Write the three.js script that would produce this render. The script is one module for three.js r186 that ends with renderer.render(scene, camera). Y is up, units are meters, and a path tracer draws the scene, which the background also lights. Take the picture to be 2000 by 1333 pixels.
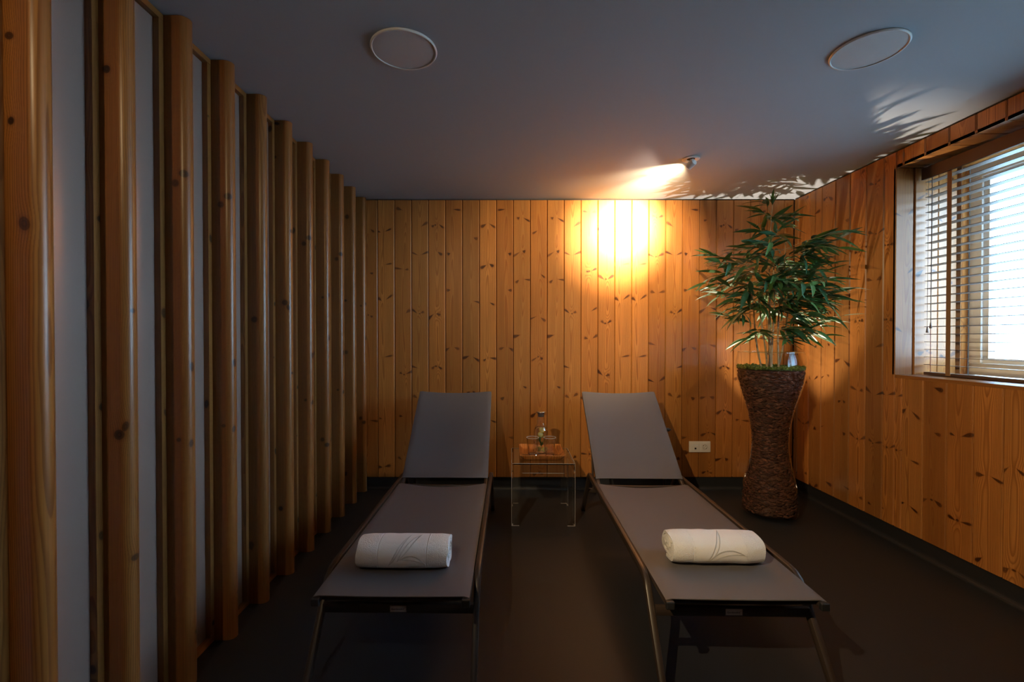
import * as THREE from 'three';
import { mergeGeometries, mergeVertices, toCreasedNormals } from 'three/addons/utils/BufferGeometryUtils.js';
import { Brush, Evaluator, SUBTRACTION } from 'three-bvh-csg';
import { RoundedBoxGeometry } from 'three/addons/geometries/RoundedBoxGeometry.js';

// ---------------------------------------------------------------- camera, sky, exposure
const scene = new THREE.Scene();
const F = 889;                                            // focal length in pixels of the 2000x1333 frame (16 mm lens)
const camera = new THREE.PerspectiveCamera(2 * Math.atan(666.5 / F) * 180 / Math.PI, 2000 / 1333, 0.05, 200);
camera.position.set(0, 1.28, 0);
camera.rotation.x = -0.0105;
camera.setViewOffset(2000, 1333, 16, -2.8, 2000, 1333);
const renderer = new THREE.WebGLRenderer({ antialias: true });
renderer.toneMapping = THREE.LinearToneMapping;
renderer.toneMappingExposure = 1.0;
renderer.shadowMap.enabled = true;
scene.background = new THREE.Color().setRGB(0.48, 0.80, 1.12);   // even overcast sky
scene.backgroundIntensity = 20.5;

const UP_WHITE = new THREE.Color().setRGB(1, 0.82, 0.64);
const WARM = new THREE.Color().setRGB(1, 0.72, 0.39);
const WALL_LAMP = { wide: 8.5, beam: 52 };                  // candela of the lamp aimed at the back wall
const ROOM_LAMP = { beam: 17, spill: 1.6 };                                    // of the same lamp over the viewer, aimed at the plant
const UP_LAMP = 22;                                        // of the uplight behind the vase

// room, in metres; depth runs away from the camera (world z = -depth)
const XR = 2.43, XL = -1.222, DB = 3.819, H = 2.44, REAR = -1.7;
const EPS = 0.0006;

// ---------------------------------------------------------------- helpers
function rngOf(seed) { let a = seed >>> 0; return () => { a |= 0; a = a + 0x6D2B79F5 | 0; let t = Math.imul(a ^ a >>> 15, 1 | a); t = t + Math.imul(t ^ t >>> 7, 61 | t) ^ t; return ((t ^ t >>> 14) >>> 0) / 4294967296; }; }
const used = {};
function numbered(n) { if (!(n in used)) { used[n] = 0; return n; } used[n]++; return n + '_' + String(used[n]).padStart(3, '0'); }
function tag(o, label, category, group, kind) { if (label) o.userData.label = label; if (category) o.userData.category = category; if (group) o.userData.group = group; if (kind) o.userData.kind = kind; return o; }
function mesh(name, geo, mat, parent = scene) { const m = new THREE.Mesh(geo, mat); m.name = parent === scene ? numbered(name) : name; m.castShadow = m.receiveShadow = true; parent.add(m); return m; }
function thing(name, x, y, d, turn = 0) { const g = new THREE.Group(); g.name = numbered(name); g.position.set(x, y, -d); g.rotation.y = turn; scene.add(g); return g; }
function box(w, h, d, x = 0, y = 0, z = 0) { const g = new THREE.BoxGeometry(w, h, d); g.translate(x, y, z); return g; }
function rbox(w, h, d, r, x = 0, y = 0, z = 0, s = 2) { const g = new RoundedBoxGeometry(w, h, d, s, r); g.translate(x, y, z); return g; }
function plain(g) { const o = g.index ? g.toNonIndexed() : g; for (const k of Object.keys(o.attributes)) if (!['position', 'normal', 'uv'].includes(k)) o.deleteAttribute(k); return o; }
function merge(list) { return mergeGeometries(list.map(plain)); }
function smooth(a, b, x) { const t = Math.min(1, Math.max(0, (x - a) / (b - a))); return t * t * (3 - 2 * t); }
const mix = (a, b, t) => a + (b - a) * t;
const V3 = (x, y, z) => new THREE.Vector3(x, y, z);
// tube of rectangular section with rounded edges swept along a path of points
function bar(points, w, h, r = 0.004, side = V3(1, 0, 0)) {
  const sec = []; const cs = [[1, 1, 0], [-1, 1, 1], [-1, -1, 2], [1, -1, 3]];
  for (const [sx, sy, q] of cs) for (let k = 0; k <= 2; k++) { const a = (q + k / 2) * Math.PI / 2; sec.push([sx * (w / 2 - r) + r * Math.cos(a), sy * (h / 2 - r) + r * Math.sin(a)]); }
  const n = sec.length, pos = [], idx = [];
  points.forEach((p, i) => {
    const t0 = i > 0 ? p.clone().sub(points[i - 1]).normalize() : null, t1 = i < points.length - 1 ? points[i + 1].clone().sub(p).normalize() : null;
    const t = t0 && t1 ? t0.clone().add(t1).normalize() : (t0 || t1);
    const stretch = t0 && t1 ? 1 / Math.max(0.5, t.dot(t0)) : 1;
    const s = side.clone().addScaledVector(t, -side.dot(t)).normalize(), u = s.clone().cross(t).normalize();
    for (const [a, b] of sec) { const q = p.clone().addScaledVector(s, a).addScaledVector(u, b * stretch); pos.push(q.x, q.y, q.z); }
  });
  for (let i = 0; i < points.length - 1; i++) for (let k = 0; k < n; k++) { const a = i * n + k, b = i * n + (k + 1) % n; idx.push(a, a + n, b, b, a + n, b + n); }
  const e = (points.length - 1) * n;
  for (let k = 1; k < n - 1; k++) { idx.push(0, k, k + 1); idx.push(e, e + k + 1, e + k); }
  const g = new THREE.BufferGeometry(); g.setAttribute('position', new THREE.Float32BufferAttribute(pos, 3)); g.setAttribute('uv', new THREE.Float32BufferAttribute(new Array(pos.length / 3 * 2).fill(0), 2)); g.setIndex(idx);
  return toCreasedNormals(g, 0.7);
}
function tube(points, r, seg = 24, rs = 8) { return new THREE.TubeGeometry(new THREE.CatmullRomCurve3(points), seg, r, rs, false); }
function lathe(profile, seg = 48) { return new THREE.LatheGeometry(profile.map(([r, y]) => new THREE.Vector2(r, y)), seg); }
// closed sheet of cloth: fn(u, v) -> Vector3
function sheet(fn, nu, nv, th) {
  const top = [], pos = [], uv = [], idx = [], W = nu + 1;
  for (let j = 0; j <= nv; j++) for (let i = 0; i <= nu; i++) top.push(fn(i / nu, j / nv));
  const nrm = (i, j) => { const g = (a, b) => top[Math.min(nv, Math.max(0, b)) * W + Math.min(nu, Math.max(0, a))]; return g(i + 1, j).clone().sub(g(i - 1, j)).cross(g(i, j + 1).clone().sub(g(i, j - 1))).normalize(); };
  for (const side of [0, 1]) for (let j = 0; j <= nv; j++) for (let i = 0; i <= nu; i++) { const p = top[j * W + i].clone(); if (side) p.addScaledVector(nrm(i, j), -th); pos.push(p.x, p.y, p.z); uv.push(i / nu, j / nv); }
  const N = W * (nv + 1);
  for (let j = 0; j < nv; j++) for (let i = 0; i < nu; i++) { const a = j * W + i, b = a + 1, c = a + W, d = c + 1; idx.push(a, b, c, b, d, c, N + a, N + c, N + b, N + b, N + c, N + d); }
  const edge = (a, b) => idx.push(a, N + a, b, b, N + a, N + b);
  for (let i = 0; i < nu; i++) { edge(i, i + 1); edge(nv * W + i + 1, nv * W + i); }
  for (let j = 0; j < nv; j++) { edge((j + 1) * W, j * W); edge(j * W + nu, (j + 1) * W + nu); }
  const g = new THREE.BufferGeometry(); g.setAttribute('position', new THREE.Float32BufferAttribute(pos, 3)); g.setAttribute('uv', new THREE.Float32BufferAttribute(uv, 2)); g.setIndex(idx);
  return toCreasedNormals(g, 0.9);
}

// ---------------------------------------------------------------- textures
function hash2(x, y, s) { let h = Math.imul(x, 374761393) ^ Math.imul(y, 668265263) ^ Math.imul(s, 2147483647 - 1013); h = Math.imul(h ^ (h >>> 13), 1274126177); return ((h ^ (h >>> 16)) >>> 0) / 4294967296; }
function vnoise(x, y, s) { const xi = Math.floor(x), yi = Math.floor(y), fx = x - xi, fy = y - yi, u = fx * fx * (3 - 2 * fx), v = fy * fy * (3 - 2 * fy); return mix(mix(hash2(xi, yi, s), hash2(xi + 1, yi, s), u), mix(hash2(xi, yi + 1, s), hash2(xi + 1, yi + 1, s), u), v); }
// pine: columns of boards side by side, each columnW metres wide and 2.4 m tall
function pineAtlas(seed, cols, columnW, tone, knotStyle) {
  const S = 2048, px = S / cols, data = new Uint8Array(S * S * 4), rng = rngOf(seed);
  for (let c = 0; c < cols; c++) {
    const knots = []; let y = 0.05 + rng() * 0.3;
    const pith0 = columnW * (0.3 + 0.4 * rng()), depth0 = 0.012 + 0.03 * rng(), hue = rng(), light = 0.84 + 0.22 * rng();
    while (y < 2.4) {
      const n = knotStyle === 'spike' ? (rng() < 0.38 ? 1 : rng() < 0.7 ? 2 : 3) : (rng() < 0.5 ? 1 : 2);
      for (let k = 0; k < n; k++) {
        const s = n === 1 ? (rng() < 0.5 ? -1 : 1) : (k === 0 ? -1 : k === 1 ? 1 : 0);
        if (knotStyle === 'spike') {
          if (s === 0) knots.push({ x: pith0 + (rng() - 0.5) * 0.02, y: y - 0.004 + rng() * 0.01, a: 0.005 + rng() * 0.004, b: 0.004 + rng() * 0.003, t: 0, dark: 0.75 });
          else { const reach = 0.011 + rng() * 0.024, tilt = (0.10 + rng() * 0.75) * s; knots.push({ x: pith0 + s * (0.006 + rng() * 0.012 + reach), y: y + Math.abs(Math.tan(tilt)) * reach + (rng() - 0.5) * 0.012, a: reach, b: 0.0066 + rng() * 0.0085, t: tilt, dark: 0.5 + 0.5 * rng(), tail: s }); }
        } else knots.push({ x: columnW * rng(), y: y + rng() * 0.06, a: 0.006 + rng() * 0.008, b: 0.007 + rng() * 0.010, t: (rng() - 0.5) * 0.6, dark: 0.6 + 0.4 * rng() });
      }
      y += knotStyle === 'spike' ? 0.22 + rng() * 0.30 : 0.14 + rng() * 0.36;
    }
    const x0 = Math.round(c * px), x1 = Math.round((c + 1) * px), s1 = seed * 31 + c;
    for (let j = 0; j < S; j++) {
      const Y = j / S * 2.4, near = knots.filter(k => Math.abs(k.y - Y) < 0.11);
      const pith = pith0 + 0.018 * (vnoise(Y * 1.3, 3, s1) - 0.5) * 2, dep = depth0 + 0.02 * vnoise(Y * 1.1, 9, s1) + 0.008 * vnoise(Y * 4, 5, s1);
      for (let i = x0; i < x1; i++) {
        const X = (i - x0) / px * columnW;
        let bend = 0, k1 = 0, kr = 0, halo = 0;
        for (const k of near) {
          const dx = X - k.x, dy = Y - k.y, ct = Math.cos(k.t), st = Math.sin(k.t), a = dx * ct + dy * st, b = -dx * st + dy * ct;
          let wB = k.b; if (k.tail) wB *= Math.max(0.25, 0.72 + 0.55 * (a / k.a) * k.tail);
          const q = Math.hypot(a / k.a, b / wB), dd = dx * dx * 0.9 + dy * dy * 0.22;
          bend += 0.006 * Math.exp(-dd / 0.0005);
          if (q < 1.9) { const m = 1 - smooth(0.82, 1.12, q); if (m * k.dark > k1) { k1 = m * k.dark; kr = q; } halo = Math.max(halo, (1 - smooth(0.9, 1.9, q)) * k.dark); }
        }
        const r = Math.hypot(X - pith, dep) + bend + 0.0014 * (vnoise(X * 60, Y * 5, s1 + 7) - 0.5);
        const ph = r / 0.0042, t = ph - Math.floor(ph), late = smooth(0.35, 0.9, t) * (1 - smooth(0.92, 1, t));
        const fib = vnoise(X * 1400, Y * 14, s1 + 11) - 0.5, fib2 = vnoise(X * 320, Y * 4, s1 + 13) - 0.5, blot = vnoise(X * 22, Y * 2.2, s1 + 17) - 0.5;
        let l = light * (1 + 0.09 * fib + 0.10 * fib2 + 0.13 * blot);
        let R = tone.base[0] * l, G = tone.base[1] * l, B = tone.base[2] * l;
        const lt = late * 0.58; R = mix(R, tone.late[0], lt); G = mix(G, tone.late[1], lt); B = mix(B, tone.late[2], lt);
        G *= 1 + 0.05 * (hue - 0.5); B *= 1 + 0.12 * (hue - 0.5);
        const hh = halo * 0.5; R = mix(R, tone.late[0], hh); G = mix(G, tone.late[1], hh); B = mix(B, tone.late[2], hh);
        const ring = 0.78 + 0.3 * Math.sin(kr * 11); const kk = k1 * 0.92;
        R = mix(R, tone.knot[0] * ring, kk); G = mix(G, tone.knot[1] * ring, kk); B = mix(B, tone.knot[2] * ring, kk);
        const o = (j * S + i) * 4; data[o] = Math.min(255, R); data[o + 1] = Math.min(255, G); data[o + 2] = Math.min(255, B); data[o + 3] = 255;
      }
    }
  }
  const t = new THREE.DataTexture(data, S, S); t.colorSpace = THREE.SRGBColorSpace; t.magFilter = THREE.LinearFilter; t.wrapS = t.wrapT = THREE.RepeatWrapping; t.needsUpdate = true; return t;
}
function grainTexture(size, fn, srgb) {
  const data = new Uint8Array(size * size * 4);
  for (let j = 0; j < size; j++) for (let i = 0; i < size; i++) { const c = fn(i, j), o = (j * size + i) * 4; data[o] = c[0]; data[o + 1] = c[1]; data[o + 2] = c[2]; data[o + 3] = 255; }
  const t = new THREE.DataTexture(data, size, size); if (srgb) t.colorSpace = THREE.SRGBColorSpace; t.magFilter = THREE.LinearFilter; t.wrapS = t.wrapT = THREE.RepeatWrapping; t.needsUpdate = true; return t;
}
const COLS = 16, COLW = 0.142, PCOLS = 8, PCOLW = 0.284;
const boardTex = pineAtlas(11, COLS, COLW, { base: [184, 123, 60], late: [132, 75, 30], knot: [72, 36, 13] }, 'spike');
const postTex = pineAtlas(47, PCOLS, PCOLW, { base: [158, 105, 51], late: [106, 62, 26], knot: [56, 30, 14] }, 'round');
const speckle = grainTexture(512, (i, j) => { const v = 128 + 70 * (hash2(i, j, 3) - 0.5) + 60 * (vnoise(i / 3, j / 3, 4) - 0.5); return [v, v, v]; });
const weave = grainTexture(256, (i, j) => { const v = 150 + 60 * Math.sin(i * Math.PI / 4) * Math.sin(j * Math.PI / 4) + 30 * (hash2(i, j, 9) - 0.5); return [v, v, v]; });
const terry = grainTexture(512, (i, j) => { const v = 128 + 120 * (vnoise(i / 3, j / 5, 21) - 0.5) + 60 * (hash2(i, j, 22) - 0.5); return [v, v, v]; });
const rep = (t, x, y) => { const c = t.clone(); c.repeat.set(x, y); c.needsUpdate = true; return c; };

// ---------------------------------------------------------------- materials
const std = (o) => new THREE.MeshStandardMaterial(o), phy = (o) => new THREE.MeshPhysicalMaterial(o);
const lin = (r, g, b) => new THREE.Color().setRGB(r, g, b);
const M = {
  board: phy({ map: boardTex, roughness: 0.36 }),
  post: phy({ map: postTex, roughness: 0.34 }),
  panel: phy({ color: lin(0.34, 0.225, 0.18), roughness: 0.34, ior: 1.8 }),
  ceiling: std({ color: lin(0.40, 0.45, 0.50), roughness: 0.85 }),
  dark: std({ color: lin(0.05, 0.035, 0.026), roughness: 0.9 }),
  plaster: std({ color: lin(0.42, 0.41, 0.40), roughness: 0.9 }),
  floor: std({ color: lin(0.016, 0.018, 0.022), roughness: 0.55, bumpMap: rep(speckle, 8, 8), bumpScale: 0.0006 }),
  frameWhite: phy({ color: lin(0.78, 0.79, 0.78), roughness: 0.35 }),
  pane: phy({ color: lin(1, 1, 1), roughness: 0.0, transmission: 1, thickness: 0, ior: 1.5 }),
  ground: std({ color: lin(0.42, 0.43, 0.41), roughness: 1 }),
  blind: phy({ color: lin(0.105, 0.060, 0.043), roughness: 0.38 }),
  slat: phy({ color: lin(0.16, 0.125, 0.11), roughness: 0.42 }),
  tape: std({ color: lin(0.34, 0.19, 0.09), roughness: 0.9 }),
  cord: std({ color: lin(0.16, 0.12, 0.10), roughness: 0.8 }),
  cordRed: std({ color: lin(0.25, 0.05, 0.05), roughness: 0.8 }),
  white: phy({ color: lin(0.70, 0.71, 0.71), roughness: 0.45 }),
  grille: std({ color: lin(0.74, 0.76, 0.78), roughness: 0.6, bumpMap: rep(weave, 9, 9), bumpScale: 0.002 }),
  metal: phy({ color: lin(0.042, 0.029, 0.022), roughness: 0.38 }),
  sling: phy({ color: lin(0.118, 0.110, 0.112), roughness: 0.58, bumpMap: rep(weave, 12, 26), bumpScale: 0.0004 }),
  cap: std({ color: lin(0.015, 0.015, 0.016), roughness: 0.5 }),
  chrome: phy({ color: lin(0.75, 0.75, 0.76), metalness: 1, roughness: 0.22 }),
  glass: phy({ color: lin(0.98, 0.99, 0.985), roughness: 0.01, transmission: 1, thickness: 0, ior: 1.5 }),
  solidGlass: phy({ color: lin(1, 1, 1), roughness: 0.0, transmission: 1, thickness: 0.01, ior: 1.48 }),
  acrylic: phy({ color: lin(1, 1, 1), roughness: 0.0, transmission: 1, thickness: 0.01, ior: 1.49 }),
  edgeGlint: phy({ color: lin(0.86, 0.84, 0.86), roughness: 0.5, transmission: 0.6, thickness: 0 }),  // pale colour imitating window glints on table edges and tumbler rims
  water: phy({ color: lin(1, 1, 1), roughness: 0.0, transmission: 1, thickness: 0.08, ior: 1.33 }),
  lemon: phy({ color: lin(0.72, 0.55, 0.05), roughness: 0.5 }),
  lemonFlesh: phy({ color: lin(0.80, 0.72, 0.28), roughness: 0.5 }),
  mint: phy({ color: lin(0.10, 0.22, 0.03), roughness: 0.6 }),
  tray: phy({ map: rep(boardTex, 1 / 16, 0.15), color: lin(0.95, 0.85, 0.75), roughness: 0.4 }),
  socket: phy({ color: lin(0.72, 0.70, 0.67), roughness: 0.35 }),
  hole: std({ color: lin(0.01, 0.01, 0.01), roughness: 0.8 }),
  cane: std({ color: lin(0.42, 0.33, 0.19), roughness: 0.6 }),
  leafA: phy({ color: lin(0.045, 0.130, 0.034), roughness: 0.42, transmission: 0.28, thickness: 0 }),
  leafB: phy({ color: lin(0.065, 0.165, 0.034), roughness: 0.42, transmission: 0.30, thickness: 0 }),
  leafC: phy({ color: lin(0.032, 0.110, 0.048), roughness: 0.40, transmission: 0.25, thickness: 0 }),
  bark: std({ color: 0xffffff, roughness: 0.75 }),
  barkCore: std({ color: lin(0.105, 0.043, 0.026), roughness: 0.9 }),
  moss: std({ color: 0xffffff, roughness: 0.95 }),
  mossBase: std({ color: lin(0.05, 0.075, 0.018), roughness: 1 }),
  lampWhite: phy({ color: lin(0.74, 0.75, 0.74), roughness: 0.4 }),
  glow: std({ color: lin(0.9, 0.8, 0.7), emissive: lin(1, 0.75, 0.45), emissiveIntensity: 6 }),
};

// ---------------------------------------------------------------- pieces of wood
const wr = rngOf(5);
// board: width along x, height along y, face at z = 0; y0 is the height above the floor (for the grain)
function boardGeo(w, y0, y1, th = 0.018, ch = 0.0055, variant = null) {
  const v = variant || { c: Math.floor(wr() * COLS), fu: wr() < 0.5, fv: wr() < 0.5 };
  const prof = [[-w / 2, -th], [-w / 2, -ch], [-w / 2 + ch, 0], [w / 2 - ch, 0], [w / 2, -ch], [w / 2, -th]];
  const pos = [], uv = [];
  const U = (x) => { let t = 0.03 + 0.94 * Math.min(1, Math.max(0, x / COLW + 0.5)); if (v.fu) t = 1 - t; return (v.c + t) / COLS; };
  const T = (y) => { const t = y / 2.44; return v.fv ? 1 - t : t; };
  const put = (p, y) => { pos.push(p[0], y, p[1]); uv.push(U(p[0]), T(y)); };
  for (let k = 0; k < prof.length - 1; k++) { const a = prof[k], b = prof[k + 1]; put(a, y0); put(b, y0); put(b, y1); put(a, y0); put(b, y1); put(a, y1); }
  for (let k = 1; k < prof.length - 1; k++) { put(prof[0], y1); put(prof[k], y1); put(prof[k + 1], y1); put(prof[0], y0); put(prof[k + 1], y0); put(prof[k], y0); }
  // winding: profile runs left to right, face towards +z
  const g = new THREE.BufferGeometry(); g.setAttribute('position', new THREE.Float32BufferAttribute(pos, 3)); g.setAttribute('uv', new THREE.Float32BufferAttribute(uv, 2)); g.computeVertexNormals(); return g;
}
// plain stick with the grain along its longest side; size in metres
function stickGeo(w, h, d, tex = 'p') {
  const g = box(w, h, d).toNonIndexed(), p = g.attributes.position, n = g.attributes.normal, uv = g.attributes.uv, L = Math.max(w, h, d), ax = L === h ? 1 : L === w ? 0 : 2, off = wr(), col = Math.floor(wr() * (tex === 'p' ? PCOLS : COLS)), cw = tex === 'p' ? PCOLW : COLW, nc = tex === 'p' ? PCOLS : COLS;
  for (let i = 0; i < p.count; i++) {
    const q = [p.getX(i), p.getY(i), p.getZ(i)], m = [Math.abs(n.getX(i)), Math.abs(n.getY(i)), Math.abs(n.getZ(i))], across = [0, 1, 2].filter(k => k !== ax && m[k] < 0.5)[0];
    const c = 0.5 + (across === undefined ? 0 : q[across] / cw) + (m[0] > 0.5 ? 0.2 : 0);
    uv.setXY(i, (col + Math.min(0.96, Math.max(0.04, c))) / nc, off + q[ax] / 2.4);
  }
  return g;
}
// round-nosed post: z across its thickness, x outwards, nose at x = 0
function postGeo(depth, T, h, col, fv) {
  const R = T / 2, prof = [[-depth, R]];
  for (let k = 0; k <= 12; k++) { const a = Math.PI / 2 - k / 12 * Math.PI; prof.push([-R + R * Math.cos(a), R * Math.sin(a)]); }
  prof.push([-depth, -R]);
  const per = [0]; for (let k = 1; k < prof.length; k++) per.push(per[k - 1] + Math.hypot(prof[k][0] - prof[k - 1][0], prof[k][1] - prof[k - 1][1]));
  const total = per[per.length - 1], pos = [], uv = [], nor = [];
  const U = (s) => (col + 0.04 + 0.92 * s / Math.max(total, PCOLW)) / PCOLS, T2 = (y) => fv ? 1 - y / 2.45 : y / 2.45;
  const nOf = (k) => (k >= 1 && k <= 13) ? [Math.cos(Math.PI / 2 - (k - 1) / 12 * Math.PI), Math.sin(Math.PI / 2 - (k - 1) / 12 * Math.PI)] : k === 0 ? [0, 1] : [0, -1];
  const put = (k, y) => { pos.push(prof[k][0], y, prof[k][1]); uv.push(U(per[k]), T2(y)); const n = nOf(k); nor.push(n[0], 0, n[1]); };
  for (let k = 0; k < prof.length - 1; k++) { put(k, 0); put(k, h); put(k + 1, h); put(k, 0); put(k + 1, h); put(k + 1, 0); }
  // fix winding so that faces look outwards
  for (let i = 0; i < pos.length; i += 9) {
    const a = V3(pos[i], pos[i + 1], pos[i + 2]), b = V3(pos[i + 3], pos[i + 4], pos[i + 5]), c = V3(pos[i + 6], pos[i + 7], pos[i + 8]), n = b.sub(a).cross(c.sub(a));
    if (n.x * nor[i] + n.z * nor[i + 2] < 0) { for (const [arr, w] of [[pos, 3], [nor, 3]]) for (let k = 0; k < w; k++) { const x = arr[i + w + k]; arr[i + w + k] = arr[i + 2 * w + k]; arr[i + 2 * w + k] = x; } const j = i / 9 * 6; for (let k = 0; k < 2; k++) { const x = uv[j + 2 + k]; uv[j + 2 + k] = uv[j + 4 + k]; uv[j + 4 + k] = x; } }
  }
  for (const y of [0, h]) for (let k = 1; k < prof.length - 1; k++) { const tri = y ? [0, k, k + 1] : [0, k + 1, k]; for (const q of tri) { pos.push(prof[q][0], y, prof[q][1]); uv.push(U(per[q]), T2(y)); nor.push(0, y ? 1 : -1, 0); } }
  const g = new THREE.BufferGeometry(); g.setAttribute('position', new THREE.Float32BufferAttribute(pos, 3)); g.setAttribute('uv', new THREE.Float32BufferAttribute(uv, 2)); g.setAttribute('normal', new THREE.Float32BufferAttribute(nor, 3)); return g;
}
function place(m, x, y, d, turn = 0) { m.position.set(x, y, -d); m.rotation.y = turn; return m; }

// ---------------------------------------------------------------- floor, ceiling
{
  const fl = mesh('floor', box(XR - XL + 0.5, 0.2, DB - REAR + 0.4, (XR + XL) / 2, -0.1, -(DB + REAR) / 2), M.floor);
  { const p = fl.geometry.attributes.position, uv = fl.geometry.attributes.uv; for (let i = 0; i < p.count; i++) uv.setXY(i, p.getX(i) / 4, p.getZ(i) / 4); }
  tag(fl, 'dark charcoal vinyl floor under the loungers', 'floor', null, 'structure');
  const ce = mesh('ceiling', box(XR - XL + 0.5, 0.2, DB - REAR + 0.4, (XR + XL) / 2, H + 0.1, -(DB + REAR) / 2), M.ceiling);
  tag(ce, 'smooth grey painted ceiling', 'ceiling', null, 'structure');
}
// ---------------------------------------------------------------- back wall
const BASE_H = 0.107, BOARD_TOP = 2.430, PITCH = 0.142, GAP = 0.0022;
{
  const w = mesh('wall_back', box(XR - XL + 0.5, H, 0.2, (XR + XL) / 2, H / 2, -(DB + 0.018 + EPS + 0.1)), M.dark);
  tag(w, 'back wall clad in vertical knotty pine boards', 'wall', null, 'structure');
  for (let k = -3; k < 24; k++) {
    let a = -0.916 + PITCH * k, b = a + PITCH; a = Math.max(a, XL + 0.005); b = Math.min(b, XR);
    if (b - a < 0.02) continue;
    place(mesh('board', boardGeo(b - a - GAP, BASE_H, BOARD_TOP), M.board, w), (a + b) / 2, 0, DB);
  }
}
// ---------------------------------------------------------------- right wall with window opening
const W = { near: 0.95, far: 2.8276, y0: 1.051, y1: 2.330, out: 2.93 };
{
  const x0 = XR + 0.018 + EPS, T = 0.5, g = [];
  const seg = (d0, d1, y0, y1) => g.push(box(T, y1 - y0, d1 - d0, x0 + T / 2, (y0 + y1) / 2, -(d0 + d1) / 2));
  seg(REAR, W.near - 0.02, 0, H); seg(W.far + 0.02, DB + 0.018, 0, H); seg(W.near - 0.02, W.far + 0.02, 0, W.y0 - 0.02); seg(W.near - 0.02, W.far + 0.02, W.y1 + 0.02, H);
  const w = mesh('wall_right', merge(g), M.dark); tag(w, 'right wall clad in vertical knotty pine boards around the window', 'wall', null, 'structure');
  for (let k = -5; k < 36; k++) {
    let b = 3.202 - 0.1415 * k, a = b - 0.1415; b = Math.min(b, DB - 0.001); a = Math.max(a, REAR);
    if (b - a < 0.02) continue;
    const put = (d0, d1, y0, y1) => { if (d1 - d0 > 0.012) place(mesh('board', boardGeo(d1 - d0 - GAP, y0, y1, 0.018, 0.0055, vr), M.board, w), XR, 0, (d0 + d1) / 2, -Math.PI / 2); };
    const vr = { c: Math.floor(wr() * COLS), fu: wr() < 0.5, fv: wr() < 0.5 };
    if (b <= W.near || a >= W.far) put(a, b, BASE_H, BOARD_TOP);
    else {
      const i0 = Math.max(a, W.near), i1 = Math.min(b, W.far);
      if (a < W.near - 0.012) put(a, W.near, BASE_H, BOARD_TOP);
      if (b > W.far + 0.012) put(W.far, b, BASE_H, BOARD_TOP);
      put(i0, i1, BASE_H, W.y0 - 0.020); put(i0, i1, W.y1, BOARD_TOP);
    }
  }
}
// skirting: the floor vinyl turned up the wall
function cove(len) {
  const s = new THREE.Shape(); s.moveTo(0, 0); s.lineTo(0.030, 0); s.quadraticCurveTo(0.006, 0.004, 0.005, 0.030); s.lineTo(0.004, BASE_H - 0.006); s.lineTo(0, BASE_H - 0.006); s.closePath();
  return new THREE.ExtrudeGeometry(s, { depth: len, bevelEnabled: false, curveSegments: 5 });
}
{
  const b = mesh('baseboard_back', cove(XR - XL), M.floor); b.rotation.y = -Math.PI / 2; b.position.set(XR, 0, -(DB + 0.017)); 
  b.rotation.y = -Math.PI / 2; tag(b, 'charcoal vinyl skirting along the back wall', 'baseboard', null, 'structure');
  const r = mesh('baseboard_right', cove(DB - REAR), M.floor); r.rotation.y = Math.PI; r.position.set(XR + 0.017, 0, -REAR); tag(r, 'charcoal vinyl skirting along the right wall', 'baseboard', null, 'structure');
}
// ---------------------------------------------------------------- left wall: posts, framed panels
{
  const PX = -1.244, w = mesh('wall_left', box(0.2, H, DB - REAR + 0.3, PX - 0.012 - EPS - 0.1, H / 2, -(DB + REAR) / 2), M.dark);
  tag(w, 'left wall of round nosed timber posts with framed grey panels', 'wall', null, 'structure');
  const step = 0.2636, T = 0.056, bead = 0.022;
  for (let i = -12; i <= 8; i++) {
    const d = 1.645 + step * i, col = Math.floor(wr() * PCOLS);
    const p = mesh('post', postGeo(0.100, T, H - 0.003, col, wr() < 0.5), M.post, w); place(p, -1.142, 0.001, d + T / 2);
    const a = d - step + T, b = d, len = b - a - 2 * EPS;                       // bay in front of this post
    if (i > -12) {
      place(mesh('panel', box(0.012, H - 0.002, len), M.panel, w), PX - 0.006, H / 2, (a + b) / 2);
      place(mesh('bead', stickGeo(bead, H - 2 * bead - 0.006, bead), M.post, w), PX + bead / 2 + EPS, H / 2, b - bead / 2 - EPS);
      place(mesh('bead', stickGeo(bead, H - 2 * bead - 0.006, bead), M.post, w), PX + bead / 2 + EPS, H / 2, a + bead / 2 + EPS);
      place(mesh('bead', stickGeo(bead, bead, len), M.post, w), PX + bead / 2 + EPS, H - bead / 2 - 0.002, (a + b) / 2);
      place(mesh('bead', stickGeo(bead, bead, len), M.post, w), PX + bead / 2 + EPS, bead / 2 + 0.001, (a + b) / 2);
    }
  }
}
// wall behind the viewer
tag(mesh('wall_rear', box(XR - XL + 0.5, H, 0.2, (XR + XL) / 2, H / 2, -REAR + 0.1), M.plaster), 'plain plastered wall behind the viewer', 'wall', null, 'structure');
// ground outside
tag(mesh('ground', box(30, 0.3, 40, XR + 0.55 + 15, -0.45, -1.8), M.ground), 'pale ground outside the window', 'ground', null, 'structure');

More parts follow.
